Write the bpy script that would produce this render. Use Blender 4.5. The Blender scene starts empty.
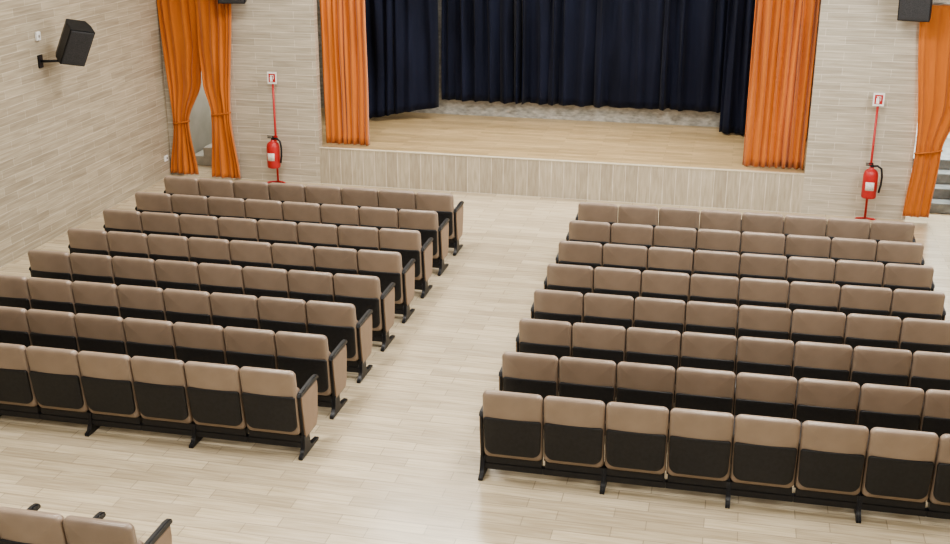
import bpy, bmesh, math, random
from mathutils import Vector, Matrix, Euler
random.seed(4)
SC=bpy.context.scene
COL=SC.collection
try:
    SC.view_settings.look='AgX - Medium High Contrast'
except Exception as ex: print(ex)

# ------------------------------------------------------------ materials
def new_mat(name, rough=.6, spec=.5, metal=0.):
    m=bpy.data.materials.new(name); m.use_nodes=True
    nt=m.node_tree; b=nt.nodes['Principled BSDF']
    b.inputs['Roughness'].default_value=rough
    b.inputs['Specular IOR Level'].default_value=spec
    b.inputs['Metallic'].default_value=metal
    return m,nt,b
def noisy(name, c1, c2, scale=8, rough=.6, bump=.0, stretch=(1,1,1), spec=.5, metal=0., detail=4, bscale=None, sheen=0, vary=0.):
    m,nt,b=new_mat(name,rough,spec,metal); N=nt.nodes; L=nt.links
    tc=N.new('ShaderNodeTexCoord'); mp=N.new('ShaderNodeMapping'); mp.inputs['Scale'].default_value=stretch
    no=N.new('ShaderNodeTexNoise'); no.inputs['Scale'].default_value=scale; no.inputs['Detail'].default_value=detail
    mx=N.new('ShaderNodeMix'); mx.data_type='RGBA'
    mx.inputs[6].default_value=(*c1,1); mx.inputs[7].default_value=(*c2,1)
    rr=N.new('ShaderNodeMapRange'); rr.inputs[1].default_value=.3; rr.inputs[2].default_value=.7
    L.new(tc.outputs['Object'],mp.inputs[0]); L.new(mp.outputs[0],no.inputs['Vector'])
    L.new(no.outputs[0],rr.inputs[0]); L.new(rr.outputs[0],mx.inputs[0])
    if vary:
        oi=N.new('ShaderNodeObjectInfo'); hs=N.new('ShaderNodeHueSaturation'); mr=N.new('ShaderNodeMapRange')
        mr.inputs[3].default_value=1-vary; mr.inputs[4].default_value=1+vary
        L.new(oi.outputs['Random'],mr.inputs[0]); L.new(mr.outputs[0],hs.inputs['Value']); L.new(mx.outputs[2],hs.inputs['Color']); L.new(hs.outputs[0],b.inputs['Base Color'])
    else: L.new(mx.outputs[2],b.inputs['Base Color'])
    if bump:
        n2=N.new('ShaderNodeTexNoise'); n2.inputs['Scale'].default_value=bscale or scale*6
        L.new(mp.outputs[0],n2.inputs['Vector'])
        bp=N.new('ShaderNodeBump'); bp.inputs['Strength'].default_value=bump; bp.inputs['Distance'].default_value=.003
        L.new(n2.outputs[0],bp.inputs['Height']); L.new(bp.outputs[0],b.inputs['Normal'])
    if sheen: b.inputs['Sheen Weight'].default_value=sheen
    return m
def planks(name, ax, bw, rh, ca, cb, grout, msize=.004, off=.5, rough=.5, spec=.4, streak=.35, bump=.15, freq=2, sdark=(.5,.5,.5), st=(1.3,22), blotch=.0):
    """wood-look porcelain planks; ax = the two object axes used as (length, width)"""
    m,nt,b=new_mat(name,rough,spec); N=nt.nodes; L=nt.links
    tc=N.new('ShaderNodeTexCoord'); sp=N.new('ShaderNodeSeparateXYZ'); cm=N.new('ShaderNodeCombineXYZ')
    L.new(tc.outputs['Object'],sp.inputs[0])
    L.new(sp.outputs[ax[0]],cm.inputs[0]); L.new(sp.outputs[ax[1]],cm.inputs[1])
    br=N.new('ShaderNodeTexBrick'); br.offset=off; br.offset_frequency=freq
    br.inputs['Scale'].default_value=1; br.inputs['Brick Width'].default_value=bw; br.inputs['Row Height'].default_value=rh
    br.inputs['Mortar Size'].default_value=msize; br.inputs['Mortar Smooth'].default_value=.1
    br.inputs['Color1'].default_value=(*ca,1); br.inputs['Color2'].default_value=(*cb,1); br.inputs['Mortar'].default_value=(*grout,1)
    L.new(cm.outputs[0],br.inputs['Vector'])
    mp=N.new('ShaderNodeMapping'); mp.inputs['Scale'].default_value=(st[0],st[1],1)
    L.new(cm.outputs[0],mp.inputs[0])
    no=N.new('ShaderNodeTexNoise'); no.inputs['Scale'].default_value=1.6; no.inputs['Detail'].default_value=5; no.inputs['Distortion'].default_value=.4
    L.new(mp.outputs[0],no.inputs['Vector'])
    rp=N.new('ShaderNodeValToRGB'); rp.color_ramp.elements[0].position=.32; rp.color_ramp.elements[1].position=.68
    rp.color_ramp.elements[0].color=(*sdark,1); rp.color_ramp.elements[1].color=(1,1,1,1)
    L.new(no.outputs[0],rp.inputs[0])
    mx=N.new('ShaderNodeMix'); mx.data_type='RGBA'; mx.blend_type='MULTIPLY'; mx.inputs[0].default_value=streak
    L.new(br.outputs['Color'],mx.inputs[6]); L.new(rp.outputs[0],mx.inputs[7]); L.new(mx.outputs[2],b.inputs['Base Color'])
    bp=N.new('ShaderNodeBump'); bp.inputs['Strength'].default_value=bump; bp.inputs['Distance'].default_value=.002; bp.invert=True
    L.new(br.outputs['Fac'],bp.inputs['Height']); L.new(bp.outputs[0],b.inputs['Normal'])
    return m
def plain(name,c,rough=.5,spec=.5,metal=0.): 
    return noisy(name,tuple(x*.93 for x in c),tuple(min(1,x*1.07) for x in c),12,rough,0,spec=spec,metal=metal)

M_floor=planks('floor_planks',(0,1),.75,.155,(.655,.56,.405),(.505,.425,.305),(.38,.32,.235),.0042,.37,.22,.6,.65,.04,2,(.60,.56,.49))
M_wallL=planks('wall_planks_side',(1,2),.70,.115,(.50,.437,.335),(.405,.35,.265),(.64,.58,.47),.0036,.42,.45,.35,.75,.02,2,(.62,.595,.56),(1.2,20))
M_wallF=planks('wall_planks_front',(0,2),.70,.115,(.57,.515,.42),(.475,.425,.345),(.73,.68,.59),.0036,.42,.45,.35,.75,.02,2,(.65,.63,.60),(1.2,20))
M_clad=planks('stage_cladding',(2,0),.80,.20,(.52,.46,.36),(.43,.375,.29),(.72,.66,.56),.005,.0,.5,.4,.62,.0,2,(.62,.58,.53),(2,16))
M_stage=planks('stage_boards',(0,1),1.1,.12,(.59,.44,.25),(.42,.31,.17),(.29,.21,.115),.003,.4,.28,.5,.65,.05,2,(.54,.48,.40))
M_white=plain('painted_plaster',(.74,.76,.74),.8)
M_green=noisy('beige_grey_plaster',(.40,.39,.34),(.50,.485,.43),3,.8)
M_ceil=plain('ceiling_plaster',(.80,.80,.78),.9)
M_back=noisy('mottled_stone_wall',(.30,.295,.27),(.62,.61,.57),9,.7,.2,(1,1,2.5),detail=10)
M_brown=noisy('brown_vinyl',(.248,.186,.139),(.292,.222,.169),5,.33,.2,spec=.65,bscale=220,vary=.08)
M_brown2=noisy('brown_vinyl_panel',(.245,.172,.120),(.285,.203,.145),5,.5,.2,spec=.4,bscale=200,vary=.06)
M_black=noisy('black_plastic',(.012,.012,.013),(.019,.019,.021),30,.45,.1,spec=.4,bscale=300)
M_steel=noisy('black_painted_steel',(.009,.009,.011),(.015,.015,.017),20,.4,spec=.45)
M_orange=noisy('orange_velvet',(.42,.124,.026),(.60,.195,.047),3,.75,.2,(1,1,.15),spec=.2,bscale=90,sheen=.25)
M_tie=noisy('orange_tie',(.38,.11,.022),(.50,.16,.035),9,.75)
M_navy=noisy('navy_velvet',(.005,.007,.018),(.012,.016,.038),3,.8,.2,(1,1,.2),spec=.2,bscale=80,sheen=.05)
M_red=noisy('red_enamel',(.40,.022,.022),(.47,.032,.030),10,.4,spec=.5)
M_grill=noisy('speaker_grille',(.015,.015,.016),(.07,.07,.075),160,.5)
M_metal=plain('brushed_metal',(.55,.55,.55),.35,metal=1.)
M_plate=plain('white_plastic',(.80,.80,.78),.4)
M_label=noisy('printed_label',(.55,.52,.48),(.82,.80,.76),40,.5)
M_stepL=noisy('pale_stone_steps',(.34,.33,.28),(.46,.44,.38),6,.4)
M_stepR=noisy('grey_marble_steps',(.10,.105,.10),(.24,.245,.23),6,.35)
M_nose=noisy('stage_nosing',(.56,.50,.38),(.64,.58,.45),14,.45)

# ------------------------------------------------------------ helpers
def mk(name,me,mat,loc=(0,0,0),parent=None,smooth=True,rot=None):
    if mat and not me.materials: me.materials.append(mat)
    if smooth:
        for p in me.polygons: p.use_smooth=True
    o=bpy.data.objects.new(name,me); COL.objects.link(o)
    if parent: o.parent=parent
    o.location=loc
    if rot: o.rotation_euler=rot
    return o
def empty(name,loc,label=None,cat=None,group=None,rot=None):
    o=bpy.data.objects.new(name,None); COL.objects.link(o); o.location=loc; o.empty_display_size=.1
    if rot: o.rotation_euler=rot
    if label: tag(o,label,cat,group)
    return o
def tag(o,label,cat,group=None):
    o['label']=label; o['category']=cat
    if group: o['group']=group
def boxes_me(name,bs,bev=0.,seg=2):
    bm=bmesh.new()
    for (x0,x1,y0,y1,z0,z1) in bs:
        vs=[bm.verts.new((x,y,z)) for z in (z0,z1) for y in (y0,y1) for x in (x0,x1)]
        for f in ((0,2,3,1),(4,5,7,6),(0,1,5,4),(2,6,7,3),(0,4,6,2),(1,3,7,5)): bm.faces.new([vs[i] for i in f])
    if bev: bmesh.ops.bevel(bm,geom=bm.edges[:],offset=bev,segments=seg,affect='EDGES',clamp_overlap=True)
    bmesh.ops.recalc_face_normals(bm,faces=bm.faces[:])
    me=bpy.data.meshes.new(name); bm.to_mesh(me); bm.free(); return me
def sharp(me,ang=35):
    me.set_sharp_from_angle(angle=math.radians(ang)); return me
def slab(name,w,h,t,R,r,bulge=0.,Rb=None,deform=None,nc=6):
    """rounded upholstered slab, outline in XZ, thickness along Y, centred"""
    Rb=R if Rb is None else Rb
    def outline(ins):
        a=w/2-ins;c=h/2-ins; pts=[]
        for cx,cz,RR,a0 in ((1,1,R,0),(-1,1,R,90),(-1,-1,Rb,180),(1,-1,Rb,270)):
            rr=max(RR-ins,.003); rr=min(rr,a,c)
            for k in range(nc+1):
                an=math.radians(a0+90*k/nc)
                pts.append((cx*(a-rr)+rr*math.cos(an), cz*(c-rr)+rr*math.sin(an)))
        return pts
    m=min(w,h)/2
    prof=[(m*.75,-t/2-bulge),(m*.45,-t/2-bulge*.85),(m*.2,-t/2-bulge*.45),(r,-t/2),(r*.3,-t/2+r*.3),(0,-t/2+r)]
    prof=prof+[(i,-y) for i,y in reversed(prof)]
    bm=bmesh.new(); rings=[]
    for ins,y in prof: rings.append([bm.verts.new((x,y,z)) for x,z in outline(ins)])
    n=len(rings[0])
    for A,B in zip(rings,rings[1:]):
        for i in range(n): bm.faces.new((A[i],A[(i+1)%n],B[(i+1)%n],B[i]))
    bm.faces.new(rings[0]); bm.faces.new(rings[-1][::-1])
    if deform:
        for v in bm.verts: v.co=Vector(deform(*v.co))
    bmesh.ops.recalc_face_normals(bm,faces=bm.faces[:])
    me=bpy.data.meshes.new(name); bm.to_mesh(me); bm.free(); return me
def prism_yz(name,pts,x0,x1,bev=.006):
    bm=bmesh.new()
    A=[bm.verts.new((x0,y,z)) for y,z in pts]; B=[bm.verts.new((x1,y,z)) for y,z in pts]
    n=len(pts); bm.faces.new(A); bm.faces.new(B[::-1])
    for i in range(n): bm.faces.new((A[i],A[(i+1)%n],B[(i+1)%n],B[i]))
    if bev: bmesh.ops.bevel(bm,geom=bm.edges[:],offset=bev,segments=2,affect='EDGES',clamp_overlap=True)
    bmesh.ops.recalc_face_normals(bm,faces=bm.faces[:])
    me=bpy.data.meshes.new(name); bm.to_mesh(me); bm.free(); return me
def lathe(name,prof,n=24):
    bm=bmesh.new(); rings=[]
    for r,z in prof: rings.append([bm.verts.new((r*math.cos(2*math.pi*i/n),r*math.sin(2*math.pi*i/n),z)) for i in range(n)])
    for A,B in zip(rings,rings[1:]):
        for i in range(n): bm.faces.new((A[i],A[(i+1)%n],B[(i+1)%n],B[i]))
    bm.faces.new(rings[0][::-1]); bm.faces.new(rings[-1])
    bmesh.ops.recalc_face_normals(bm,faces=bm.faces[:])
    me=bpy.data.meshes.new(name); bm.to_mesh(me); bm.free(); return me
def arc_patch(name,r,a0,a1,z0,z1,n=10,t=.0012):
    bm=bmesh.new(); A=[];B=[];C=[];D=[]
    for i in range(n+1):
        a=math.radians(a0+(a1-a0)*i/n); c,s=math.cos(a),math.sin(a)
        A.append(bm.verts.new((r*c,r*s,z0)));B.append(bm.verts.new((r*c,r*s,z1)))
        C.append(bm.verts.new(((r+t)*c,(r+t)*s,z0)));D.append(bm.verts.new(((r+t)*c,(r+t)*s,z1)))
    for i in range(n):
        bm.faces.new((A[i],B[i],B[i+1],A[i+1])); bm.faces.new((C[i],C[i+1],D[i+1],D[i]))
        bm.faces.new((A[i],A[i+1],C[i+1],C[i])); bm.faces.new((B[i],D[i],D[i+1],B[i+1]))
    bm.faces.new((A[0],C[0],D[0],B[0])); bm.faces.new((A[n],B[n],D[n],C[n]))
    bmesh.ops.recalc_face_normals(bm,faces=bm.faces[:])
    me=bpy.data.meshes.new(name); bm.to_mesh(me); bm.free(); return me
def tube(name,pts,r,n=10,closed=False):
    """swept tube along a polyline"""
    bm=bmesh.new(); rings=[]; P=[Vector(p) for p in pts]; K=len(P)
    for i,p in enumerate(P):
        a=P[max(i-1,0)]; b=P[min(i+1,K-1)]; d=(b-a).normalized()
        u=d.orthogonal().normalized() if i==0 else (u-d*u.dot(d)).normalized()
        w=d.cross(u)
        rings.append([bm.verts.new(p+r*(math.cos(2*math.pi*k/n)*u+math.sin(2*math.pi*k/n)*w)) for k in range(n)])
    for A,B in zip(rings,rings[1:]):
        for i in range(n): bm.faces.new((A[i],A[(i+1)%n],B[(i+1)%n],B[i]))
    bm.faces.new(rings[0][::-1]); bm.faces.new(rings[-1])
    bmesh.ops.recalc_face_normals(bm,faces=bm.faces[:])
    me=bpy.data.meshes.new(name); bm.to_mesh(me); bm.free(); return me

# ------------------------------------------------------------ room
YS=9.446; XL=-7.586; XR=5.87; HC=6.2; YB=-10.5
SA,SB=-4.84,3.10; HS=.63; TOP=4.3
def struct(o): o['kind']='structure'; return o
struct(mk('floor',boxes_me('floor',[(XL-.2,XR+.2,YB,12.8,-.15,0)]),M_floor,smooth=False))
struct(mk('wall_left',boxes_me('wall_left',[(XL-.2,XL,YB,9.45,0,HC)]),M_wallL,smooth=False))
struct(mk('wall_right',boxes_me('wall_right',[(XR,XR+.2,YB,12.8,0,HC)]),M_wallL,smooth=False))
struct(mk('wall_corridor_side',boxes_me('wall_corridor_side',[(XL-.2,XL,9.45,12.8,0,HC)]),M_green,smooth=False))
D1,D2=-7.36,-6.40; D3,D4=4.66,5.62; DH=3.05
T0,T1=YS,YS+.16
for nm,bs in (('wall_front_left',[(XL,D1,T0,T1,0,HC),(D1,D2,T0,T1,DH,HC),(D2,SA,T0,T1,0,HC)]),
              ('wall_front_header',[(SA,SB,T0,T1,TOP,HC)]),
              ('wall_front_right',[(SB,D3,T0,T1,0,HC),(D3,D4,T0,T1,DH,HC),(D4,XR,T0,T1,0,HC)])):
    struct(mk(nm,boxes_me(nm,bs),M_wallF,smooth=False))
struct(mk('ceiling',boxes_me('ceiling',[(XL-.2,XR+.2,YB,12.8,HC,HC+.15)]),M_ceil,smooth=False))
struct(mk('wall_stage_back',boxes_me('wall_stage_back',[(-6.0,4.3,12.6,12.8,0,HC)]),M_back,smooth=False))
struct(mk('wall_corridor_left',boxes_me('wall_corridor_left',[(XL,-6.15,12.6,12.8,0,HC)]),M_green,smooth=False))
struct(mk('wall_corridor_right',boxes_me('wall_corridor_right',[(4.45,XR,12.6,12.8,0,HC)]),M_white,smooth=False))
struct(mk('wall_stage_side',boxes_me('wall_stage_side',[(-6.15,-6.0,T1,12.6,0,HC)]),M_green,smooth=False))
struct(mk('wall_stage_wing',boxes_me('wall_stage_wing',[(4.3,4.45,T1,12.6,0,HC)]),M_white,smooth=False))
struct(mk('floor_stage_wing_left',boxes_me('fw',[(-6.0,SA,T1,12.6,0,HS)]),M_stage,smooth=False))
struct(mk('floor_stage_wing_right',boxes_me('fw',[(SB,4.3,T1,12.6,0,HS)]),M_stage,smooth=False))

# stage platform
stg=empty('stage_platform',((SA+SB)/2,YS,0),'raised stage with warm wood boards and vertical plank-tile front','stage')
cx=(SA+SB)/2
mk('stage_front_cladding',boxes_me('cl',[(SA-cx,SB-cx,.0,.10,0,HS-.018)]),M_clad,parent=stg,smooth=False)
mk('stage_edge_nosing',boxes_me('ns',[(SA-cx,SB-cx,-.010,.05,HS-.018,HS)],.004),M_nose,parent=stg,smooth=False)
mk('stage_boards',boxes_me('sb',[(SA-cx,SB-cx,.05,12.595-YS,HS-.017,HS)]),M_stage,parent=stg,smooth=False)
mk('stage_base',boxes_me('sbb',[(SA-cx,SB-cx,.10,12.595-YS,0,HS-.017)]),M_clad,parent=stg,smooth=False)

# steps behind the doorways
st=empty('side_staircase',(-6.88,10.9,0),'pale stone steps climbing sideways behind a curtained doorway','stairs','side staircases')
for s in range(5):
    mk('step',boxes_me('step',[(-.66+s*.24,.68,-.75,.6,s*.165+.001,(s+1)*.165)],.008),M_stepL,parent=st,smooth=False)
st=empty('side_staircase',(5.16,9.9,0),'grey marble steps climbing behind a curtained doorway','stairs','side staircases')
for s in range(4):
    mk('step',boxes_me('step',[(-.69,.69,s*.32,2.65,s*.16+.001,(s+1)*.16)],.008),M_stepR,parent=st,smooth=False)

# ------------------------------------------------------------ chairs
P=.54
def lean(z): return (.90-z)*.15
def def_back(x,y,z):
    zz=z+.550; zz+= .009*(1-(x/.26)**2)*max(0,z/.34)
    return (x, y+.045+lean(zz)+.008*(x/.25)**2, zz)
me_back=slab('backrest',.532,.68,.078,.050,.024,.009,.055,def_back)
def def_shell(x,y,z):
    zz=z+.450
    return (x*(1-.06*max(0,(-z)/.2)**1.3), y-.004+lean(zz)+.008*(x/.25)**2, zz)
me_shell=slab('back_shell',.514,.378,.028,.024,.008,.003,.075,def_shell)
def def_seat(x,y,z):
    zz=z+.43
    return (x, y+.152+lean(zz), zz)
me_seat=slab('seat',.50,.48,.085,.05,.025,.012,.05,def_seat)
me_brk=boxes_me('bracket',[(-.255,.255,.142,.225,.138,.215)],.004)
me_side=prism_yz('side',[(.17,.20),(.42,.20),(.47,.27),(.50,.56),(.53,.60),(.53,.635),(.50,.655),(.155,.655),(.135,.64),(.135,.56)],-.009,.009,.004)
me_pad=prism_yz('armpad',[(.125,.625),(.15,.665),(.46,.672),(.52,.662),(.545,.635),(.53,.612),(.14,.606)],-.022,.022,.008)
me_padE=prism_yz('armpad_end',[(.065,.625),(.09,.662),(.48,.670),(.54,.660),(.565,.635),(.55,.616),(.09,.612)],-.022,.022,.008)
legpts=[(.045,0),(.50,0),(.505,.018),(.48,.032),(.30,.045),(.265,.09),(.262,.21),(.135,.21),(.125,.09),(.095,.04),(.045,.028)]
me_leg=prism_yz('leg',legpts,-.02,.02,.004)
me_half=prism_yz('leg_half',legpts,-.0100,.0100,.002)
me_panel=prism_yz('panel',[(.155,.180),(.45,.180),(.490,.25),(.520,.53),(.515,.615),(.10,.615),(.11,.50)],-.012,.012,.005)
me_rim=prism_yz('rim',[(.135,.160),(.465,.160),(.508,.235),(.540,.53),(.535,.62),(.080,.62),(.090,.50)],-.010,.010,.004)
me_beam=boxes_me('beam',[(-P/2+.0005,P/2-.0005,.135,.200,.080,.140)],.004)
for me,mt in ((me_back,M_brown),(me_shell,M_black),(me_seat,M_brown2),(me_brk,M_steel),(me_side,M_steel),(me_pad,M_black),(me_padE,M_black),(me_leg,M_steel),(me_half,M_steel),(me_panel,M_brown2),(me_rim,M_steel),(me_beam,M_steel)):
    me.materials.append(mt)
    for p in me.polygons: p.use_smooth=True
    sharp(me,50)
def rowof(x0,y,n,label,minx=None):
    for i in range(n):
        c=empty('auditorium_chair',(x0+(i+.5)*P,y,0),label,'chair','auditorium chairs')
        def part(nm,me,dx=0.):
            o=bpy.data.objects.new(nm,me); o.parent=c; o.location=(dx,0,0); COL.objects.link(o); return o
        part('backrest',me_back); part('back_shell',me_shell); part('seat',me_seat); part('bracket',me_brk); part('beam',me_beam)
        for s in (-1,1):
            dx=s*P/2; k=i+(1 if s>0 else 0); end=(k==0 or k==n)
            if end:
                part('side_rim',me_rim,dx+s*.012); part('end_panel',me_panel,dx+s*.022); part('arm_pad',me_padE,dx+s*.012); part('leg',me_leg,dx+s*.012)
            else:
                if s<0: part('armrest_support',me_side,dx+.0095); part('arm_pad',me_pad,dx+.0225)
                if k%2==0: part('leg',me_half,dx-s*.0104)
LB='brown upholstered auditorium chair with black back shell and folded-up seat'
R=.8748
for j in range(8):
    rowof(0,j*R,8,LB); rowof(-1.725-8*P,j*R,8,LB)
rowof(-1.90-6*P,-2.70,6,'brown upholstered auditorium chair in a separate rear row by the aisle')

# ------------------------------------------------------------ curtains
def curtain_me(name,xl,xr,z0,z1,y0,folds,amp,nz=30,y1=None,zb=None,seed=0):
    """xl,xr: functions of z giving the curtain edges; folds run vertically with uneven widths"""
    rnd=random.Random(seed); nx=folds*8
    wd=[rnd.uniform(.45,1.7) for _ in range(folds)]; tot=sum(wd); cum=[0]
    for v in wd: cum.append(cum[-1]+v/tot)
    am=[rnd.uniform(.4,1.4) for _ in range(folds+2)]; f2=[rnd.uniform(-1,1) for _ in range(folds+2)]; f3=[rnd.uniform(0,6.28) for _ in range(folds+2)]
    bm=bmesh.new(); g=[]
    for k in range(nz+1):
        row=[]
        for i in range(nx+1):
            c=i/8; q=int(min(c,folds-1)); fr=c-q
            s=cum[q]+(cum[q+1]-cum[q])*fr
            zlo=z0 if zb is None else z0+(zb-z0)*s
            z=zlo+(z1-zlo)*k/nz
            a,b=xl(z),xr(z)
            A=am[q]*(1-fr)+am[q+1]*fr; B2=f2[q]*(1-fr)+f2[q+1]*fr
            A*=1+.25*math.sin(z*1.7+f3[q]*(1-fr)+f3[q+1]*fr)
            w=math.sin(2*math.pi*c+.7*math.sin(z*.9+f3[q]*(1-fr)+f3[q+1]*fr))+.45*B2*math.sin(4*math.pi*c+z*.8)
            sq=min(1.,(b-a)/max(.01,(xr(z1)-xl(z1)))+.25)
            y=y0+((y1-y0)*s if y1 is not None else 0)+amp*A*w*sq+.012*math.sin(3*z+s*9)
            x=a+(b-a)*s+ .06*(b-a)/folds*math.sin(4*math.pi*c)
            row.append(bm.verts.new((x,y,z)))
        g.append(row)
    for A,B in zip(g,g[1:]):
        for i in range(nx): bm.faces.new((A[i],A[i+1],B[i+1],B[i]))
    bmesh.ops.recalc_face_normals(bm,faces=bm.faces[:])
    me=bpy.data.meshes.new(name); bm.to_mesh(me); bm.free(); return me
def top_curtain(name,me,mat,label,group=None):
    o=mk(name,me,mat); md=o.modifiers.new('sol','SOLIDIFY'); md.thickness=.006; tag(o,label,'curtain',group); return o
c=lambda v:(lambda z:v)
top_curtain('stage_curtain',curtain_me('pc',c(-4.83),c(-4.05),HS+.015,4.6,YS+.28,8,.052,seed=21),M_orange,'orange velvet stage curtain drawn to the side','orange stage curtains')
top_curtain('stage_curtain',curtain_me('pc',c(2.15),c(3.09),HS+.015,4.6,YS+.28,9,.052,seed=25),M_orange,'orange velvet stage curtain drawn to the side','orange stage curtains')
top_curtain('backdrop_curtain',curtain_me('bc',c(-3.42),c(3.2),.96,5.2,12.32,24,.085,seed=3),M_navy,'navy velvet backdrop curtain hanging above the stage boards')
top_curtain('leg_curtain',curtain_me('lc',c(-5.0),c(-3.435),.64,5.2,11.45,7,.08,y1=12.10,zb=.86,seed=4),M_navy,'navy velvet side masking curtain beside the backdrop','navy leg curtains')
top_curtain('leg_curtain',curtain_me('lc',c(1.72),c(3.5),.66,5.2,12.0,8,.06,y1=11.8,seed=5),M_navy,'navy velvet side masking curtain beside the backdrop','navy leg curtains')
def lerp(pts):
    def f(z):
        if z<=pts[0][0]: return pts[0][1]
        for (a,va),(b,vb) in zip(pts,pts[1:]):
            if z<=b:
                t=(z-a)/(b-a); t=t*t*(3-2*t); return va+(vb-va)*t
        return pts[-1][1]
    return f
def tied(edges_l,edges_r,ztie,seed,zb=.04,dy=0.):
    xm=(edges_l(ztie)+edges_r(ztie))/2
    e=empty('doorway_curtain',(xm,YS-.10+dy,.03),'orange velvet doorway curtain gathered with a tieback','curtain','orange doorway curtains')
    me=curtain_me('dc',lambda z:edges_l(z)-xm,lambda z:edges_r(z)-xm,zb,3.264,0,5,.030,40,seed=seed)
    me.transform(Matrix.Translation((0,0,-.03)))
    o=mk('curtain_cloth',me,M_orange,parent=e); md=o.modifiers.new('s','SOLIDIFY'); md.thickness=.006
    w=(edges_r(ztie)-edges_l(ztie))/2+.004
    pts=[(w*math.cos(t),.045*math.sin(t),ztie-.03+.03*math.cos(t)) for t in [i*2*math.pi/20 for i in range(21)]]
    mk('tieback',tube('tb',pts,.014,8),M_tie,parent=e)
tied(lerp([(0,-7.57),(.95,-7.44),(3.2,-7.57)]),lerp([(0,-7.05),(.95,-7.15),(1.7,-6.88),(2.3,-6.80),(3.2,-6.80)]),.95,11,dy=.035)
tied(lerp([(0,-6.76),(1.15,-6.69),(1.7,-6.80),(2.3,-6.84),(3.2,-6.84)]),lerp([(0,-6.24),(1.15,-6.35),(3.2,-6.20)]),1.15,12,dy=-.045)
tied(lerp([(0,4.60),(1.1,4.67),(3.2,4.50)]),lerp([(0,4.98),(1.1,5.04),(1.9,5.28),(3.2,5.32)]),1.1,13,.08)
tied(lerp([(0,5.52),(1.1,5.50),(1.9,5.38),(3.2,5.33)]),lerp([(0,5.84),(1.1,5.76),(3.2,5.84)]),1.1,14,.08)
for (a,b) in ((-7.57,-6.18),(4.48,5.85)):
    rod=empty('curtain_rod',((a+b)/2,YS-.10,3.29),'thin metal curtain rod fixed above a doorway','curtain rod','curtain rods')
    h=(b-a)/2
    mk('rod',tube('rod',[(-h,0,0),(h,0,0)],.014),M_metal,parent=rod)
    for s in (-1,1): mk('rod_bracket',boxes_me('rb',[(s*(h-.08)-.012,s*(h-.08)+.012,0,.10,-.012,.012)]),M_metal,parent=rod,smooth=False)

# ------------------------------------------------------------ extinguisher stands
def stand(x,y,dz,zs):
    s=empty('extinguisher_stand',(x,y,0),'red floor stand with pole and fire extinguisher sign','extinguisher stand','extinguisher stands')
    mk('pole',tube('pole',[(0,0,.02),(0,0,zs+.04)],.018),M_red,parent=s)
    mk('base',tube('base',[(-.17,-.16,.016),(-.13,-.02,.016),(0,.03,.016),(.13,-.02,.016),(.17,-.16,.016)],.016),M_red,parent=s)
    mk('hook',boxes_me('hk',[(-.03,.03,-.02,.012,.70+dz,.74+dz)]),M_red,parent=s,smooth=False)
    def up_(L): return [(a,b,c_,d,e_+zs,f+zs) for a,b,c_,d,e_,f in L]
    sg=mk('sign_plate',boxes_me('sg',up_([(-.082,.082,-.028,-.019,0,.20)]),.002),M_plate,parent=s,smooth=False)
    mk('sign_red_field',boxes_me('sr',up_([(-.058,.058,-.031,-.028,.03,.17)])),M_red,parent=sg,smooth=False)
    mk('sign_pictogram',boxes_me('pg',up_([(-.035,.010,-.034,-.031,.04,.12),(-.022,-.002,-.034,-.031,.12,.135),(-.03,.03,-.034,-.031,.135,.148),(.024,.032,-.034,-.031,.08,.148)])),M_plate,parent=sg,smooth=False)
    e=empty('fire_extinguisher',(x,y-.14,.22+dz),'red fire extinguisher with black valve, hose and small label','fire extinguisher','fire extinguishers')
    mk('cylinder_body',lathe('fb',[(.07,0),(.102,.008),(.110,.03),(.110,.36),(.096,.415),(.065,.445),(.035,.46),(.035,.48)]),M_red,parent=e)
    mk('label_patch',arc_patch('lb',.1102,-130,-60,.14,.27),M_label,parent=e)
    mk('valve',boxes_me('vl',[(-.02,.02,-.02,.02,.48,.52),(-.09,.015,-.012,.012,.505,.52),(-.095,.01,-.012,.012,.535,.547),(0,.018,-.012,.012,.52,.547)],.003),M_black,parent=e,smooth=False)
    mk('hose',tube('hs',[(.02,0,.50),(.08,-.02,.51),(.14,-.03,.47),(.16,-.03,.35),(.155,-.03,.22),(.135,-.03,.1)],.016),M_black,parent=e)
stand(-5.56,YS-.13,.08,1.70); stand(4.05,YS-.13,.16,1.77)

# ------------------------------------------------------------ speakers
def speaker(loc,rot,arm,label,w=.18):
    e=empty('wall_speaker',loc,label,'speaker','wall speakers',rot)
    bm=bmesh.new(); d,h=.30,.28
    pts=[(-w,-d/2),(w,-d/2),(w,d*.1),(w*.78,d/2),(-w*.78,d/2),(-w,d*.1)]
    A=[bm.verts.new((x,y,-h)) for x,y in pts];B=[bm.verts.new((x,y,h)) for x,y in pts];n=6
    bm.faces.new(A);bm.faces.new(B[::-1])
    for i in range(n): bm.faces.new((A[i],A[(i+1)%n],B[(i+1)%n],B[i]))
    bmesh.ops.bevel(bm,geom=bm.edges[:],offset=.006,segments=2,affect='EDGES')
    bmesh.ops.recalc_face_normals(bm,faces=bm.faces[:])
    me=bpy.data.meshes.new('cab');bm.to_mesh(me);bm.free()
    mk('cabinet',me,M_black,parent=e,smooth=False)
    mk('grille',slab('gr',w*2-.03,.53,.012,.012,.003,.003),M_grill,(0,-.152,0),e)
    R_=Euler(rot).to_matrix().inverted()
    q=[R_@(Vector(p)-Vector(loc)) for p in arm]
    mk('bracket_arm',tube('ba',[(0,.14,-.1)]+q,.02),M_steel,parent=e)
    return e,q
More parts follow.
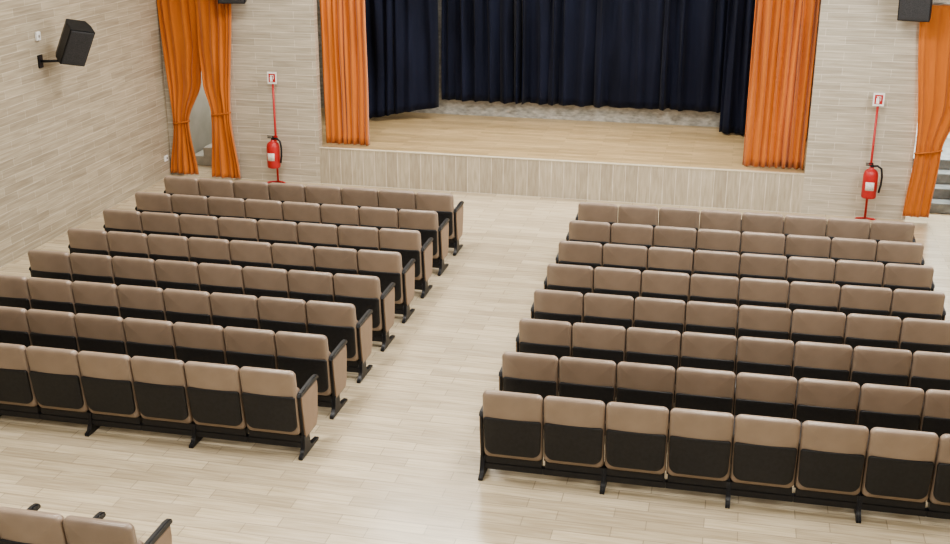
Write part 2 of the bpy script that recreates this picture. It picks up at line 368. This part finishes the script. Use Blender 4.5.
def wallplate(e,loc,rot,c,dims):
    R_=Euler(rot).to_matrix().inverted()
    me=boxes_me('wp',[(-dims[0],dims[0],-dims[1],dims[1],-dims[2],dims[2])],.003)
    o=mk('wall_plate',me,M_steel,parent=e,smooth=False); o.matrix_local=(R_.to_4x4() @ Matrix.Translation(Vector(c)-Vector(loc)))
loc=(-7.13,5.98,2.80); rot=(math.radians(26),math.radians(12),math.radians(54))
e,q=speaker(loc,rot,[(-7.36,5.90,2.55),(XL+.02,5.80,2.55)],'black loudspeaker on an angled bracket on the tiled side wall')
wallplate(e,loc,rot,(XL+.012,5.80,2.55),(.012,.05,.09))
loc=(4.38,9.08,3.37); rot=(math.radians(12),0,math.radians(-12))
e,q=speaker(loc,rot,[(4.38,YS-.05,3.3),(4.38,YS-.01,3.3)],'black loudspeaker bracketed above a doorway curtain',.22)
wallplate(e,loc,rot,(4.38,YS-.012,3.3),(.05,.012,.09))
loc=(-6.08,9.08,3.33); rot=(math.radians(12),0,math.radians(12))
e,q=speaker(loc,rot,[(-6.08,YS-.05,3.3),(-6.08,YS-.01,3.3)],'black loudspeaker bracketed above a doorway curtain',.22)
wallplate(e,loc,rot,(-6.08,YS-.012,3.3),(.05,.012,.09))

# small wall boxes
o=empty('wall_control_box',(XL+.001,5.80,2.90),'small white plastic control box on the tiled wall','control box')
mk('box_body',boxes_me('wb',[(0,.035,-.05,.05,-.06,.06)],.006),M_plate,parent=o,smooth=False)
mk('box_button',boxes_me('wc',[(.035,.042,-.015,.015,-.02,.02)],.002),M_metal,parent=o,smooth=False)
o=empty('power_outlet',(XL+.001,9.26,.33),'small white power outlet low on the tiled wall','outlet')
mk('outlet_plate',boxes_me('op',[(0,.02,-.06,.06,-.05,.05)],.004),M_plate,parent=o,smooth=False)
mk('socket',boxes_me('os',[(.02,.024,.005,.03,-.015,.015)]),M_black,parent=o,smooth=False)

# ------------------------------------------------------------ light
def area(name,loc,sx,sy,power,rot=(0,0,0),col=(1,1,1)):
    l=bpy.data.lights.new(name,'AREA'); l.shape='RECTANGLE'; l.size=sx; l.size_y=sy; l.energy=power; l.color=col
    o=bpy.data.objects.new(name,l); COL.objects.link(o); o.location=loc; o.rotation_euler=rot; return o
for x,pw in ((-3.6,235),(2.4,250)):
    for y in (-5,0,5): area('floor_sheen_light',(x,y,HC-.05),1.6,1.2,pw,col=(1,.98,.935))
area('floor_sheen_light',(-2.4,8.2,HC-.05),2.6,.7,190,col=(1,.98,.95))  # extra unseen light, added for a sheen on the aisle floor
area('side_fill_light',(XR-.05,4.5,3.9),1.8,5.0,480,rot=(0,math.radians(75),0),col=(.92,.96,1))  # added cool fill at the solid right wall, no window modelled
area('stage_light',(-.8,10.9,HC-.1),6,1.0,280,col=(1,.96,.88))
area('slit_fill_light',(-.8,12.47,HC-.1),6,.1,170,col=(1,.99,.97))  # added hidden strip, brightens the back wall showing through the curtain slit
area('corridor_light',(5.2,11.2,2.9),1.0,1.6,230,rot=(math.radians(-25),0,0),col=(.88,.96,1))
area('corridor_light',(-6.9,11.2,3.2),1.0,1.2,75,col=(1,.98,.94))
w=bpy.data.worlds.new('world'); SC.world=w; w.use_nodes=True
w.node_tree.nodes['Background'].inputs[0].default_value=(.97,.98,1,1); w.node_tree.nodes['Background'].inputs[1].default_value=.45

# ------------------------------------------------------------ camera
cam=bpy.data.cameras.new('camera'); co=bpy.data.objects.new('camera',cam); COL.objects.link(co); SC.camera=co
cam.sensor_width=36; cam.lens=1189.462/950*36; cam.clip_end=100
pi_,ya,ro=.3367,.2172,.0029
fw=Vector((-math.sin(ya)*math.cos(pi_),math.cos(ya)*math.cos(pi_),-math.sin(pi_)))
rt=Vector((math.cos(ya),math.sin(ya),0)); up=rt.cross(fw)
r2=rt*math.cos(ro)+up*math.sin(ro); u2=r2.cross(fw)
mt=Matrix((r2,u2,-fw)).transposed().to_4x4(); mt.translation=Vector((1.9712,-9.1807,5.2851))
co.matrix_world=mt
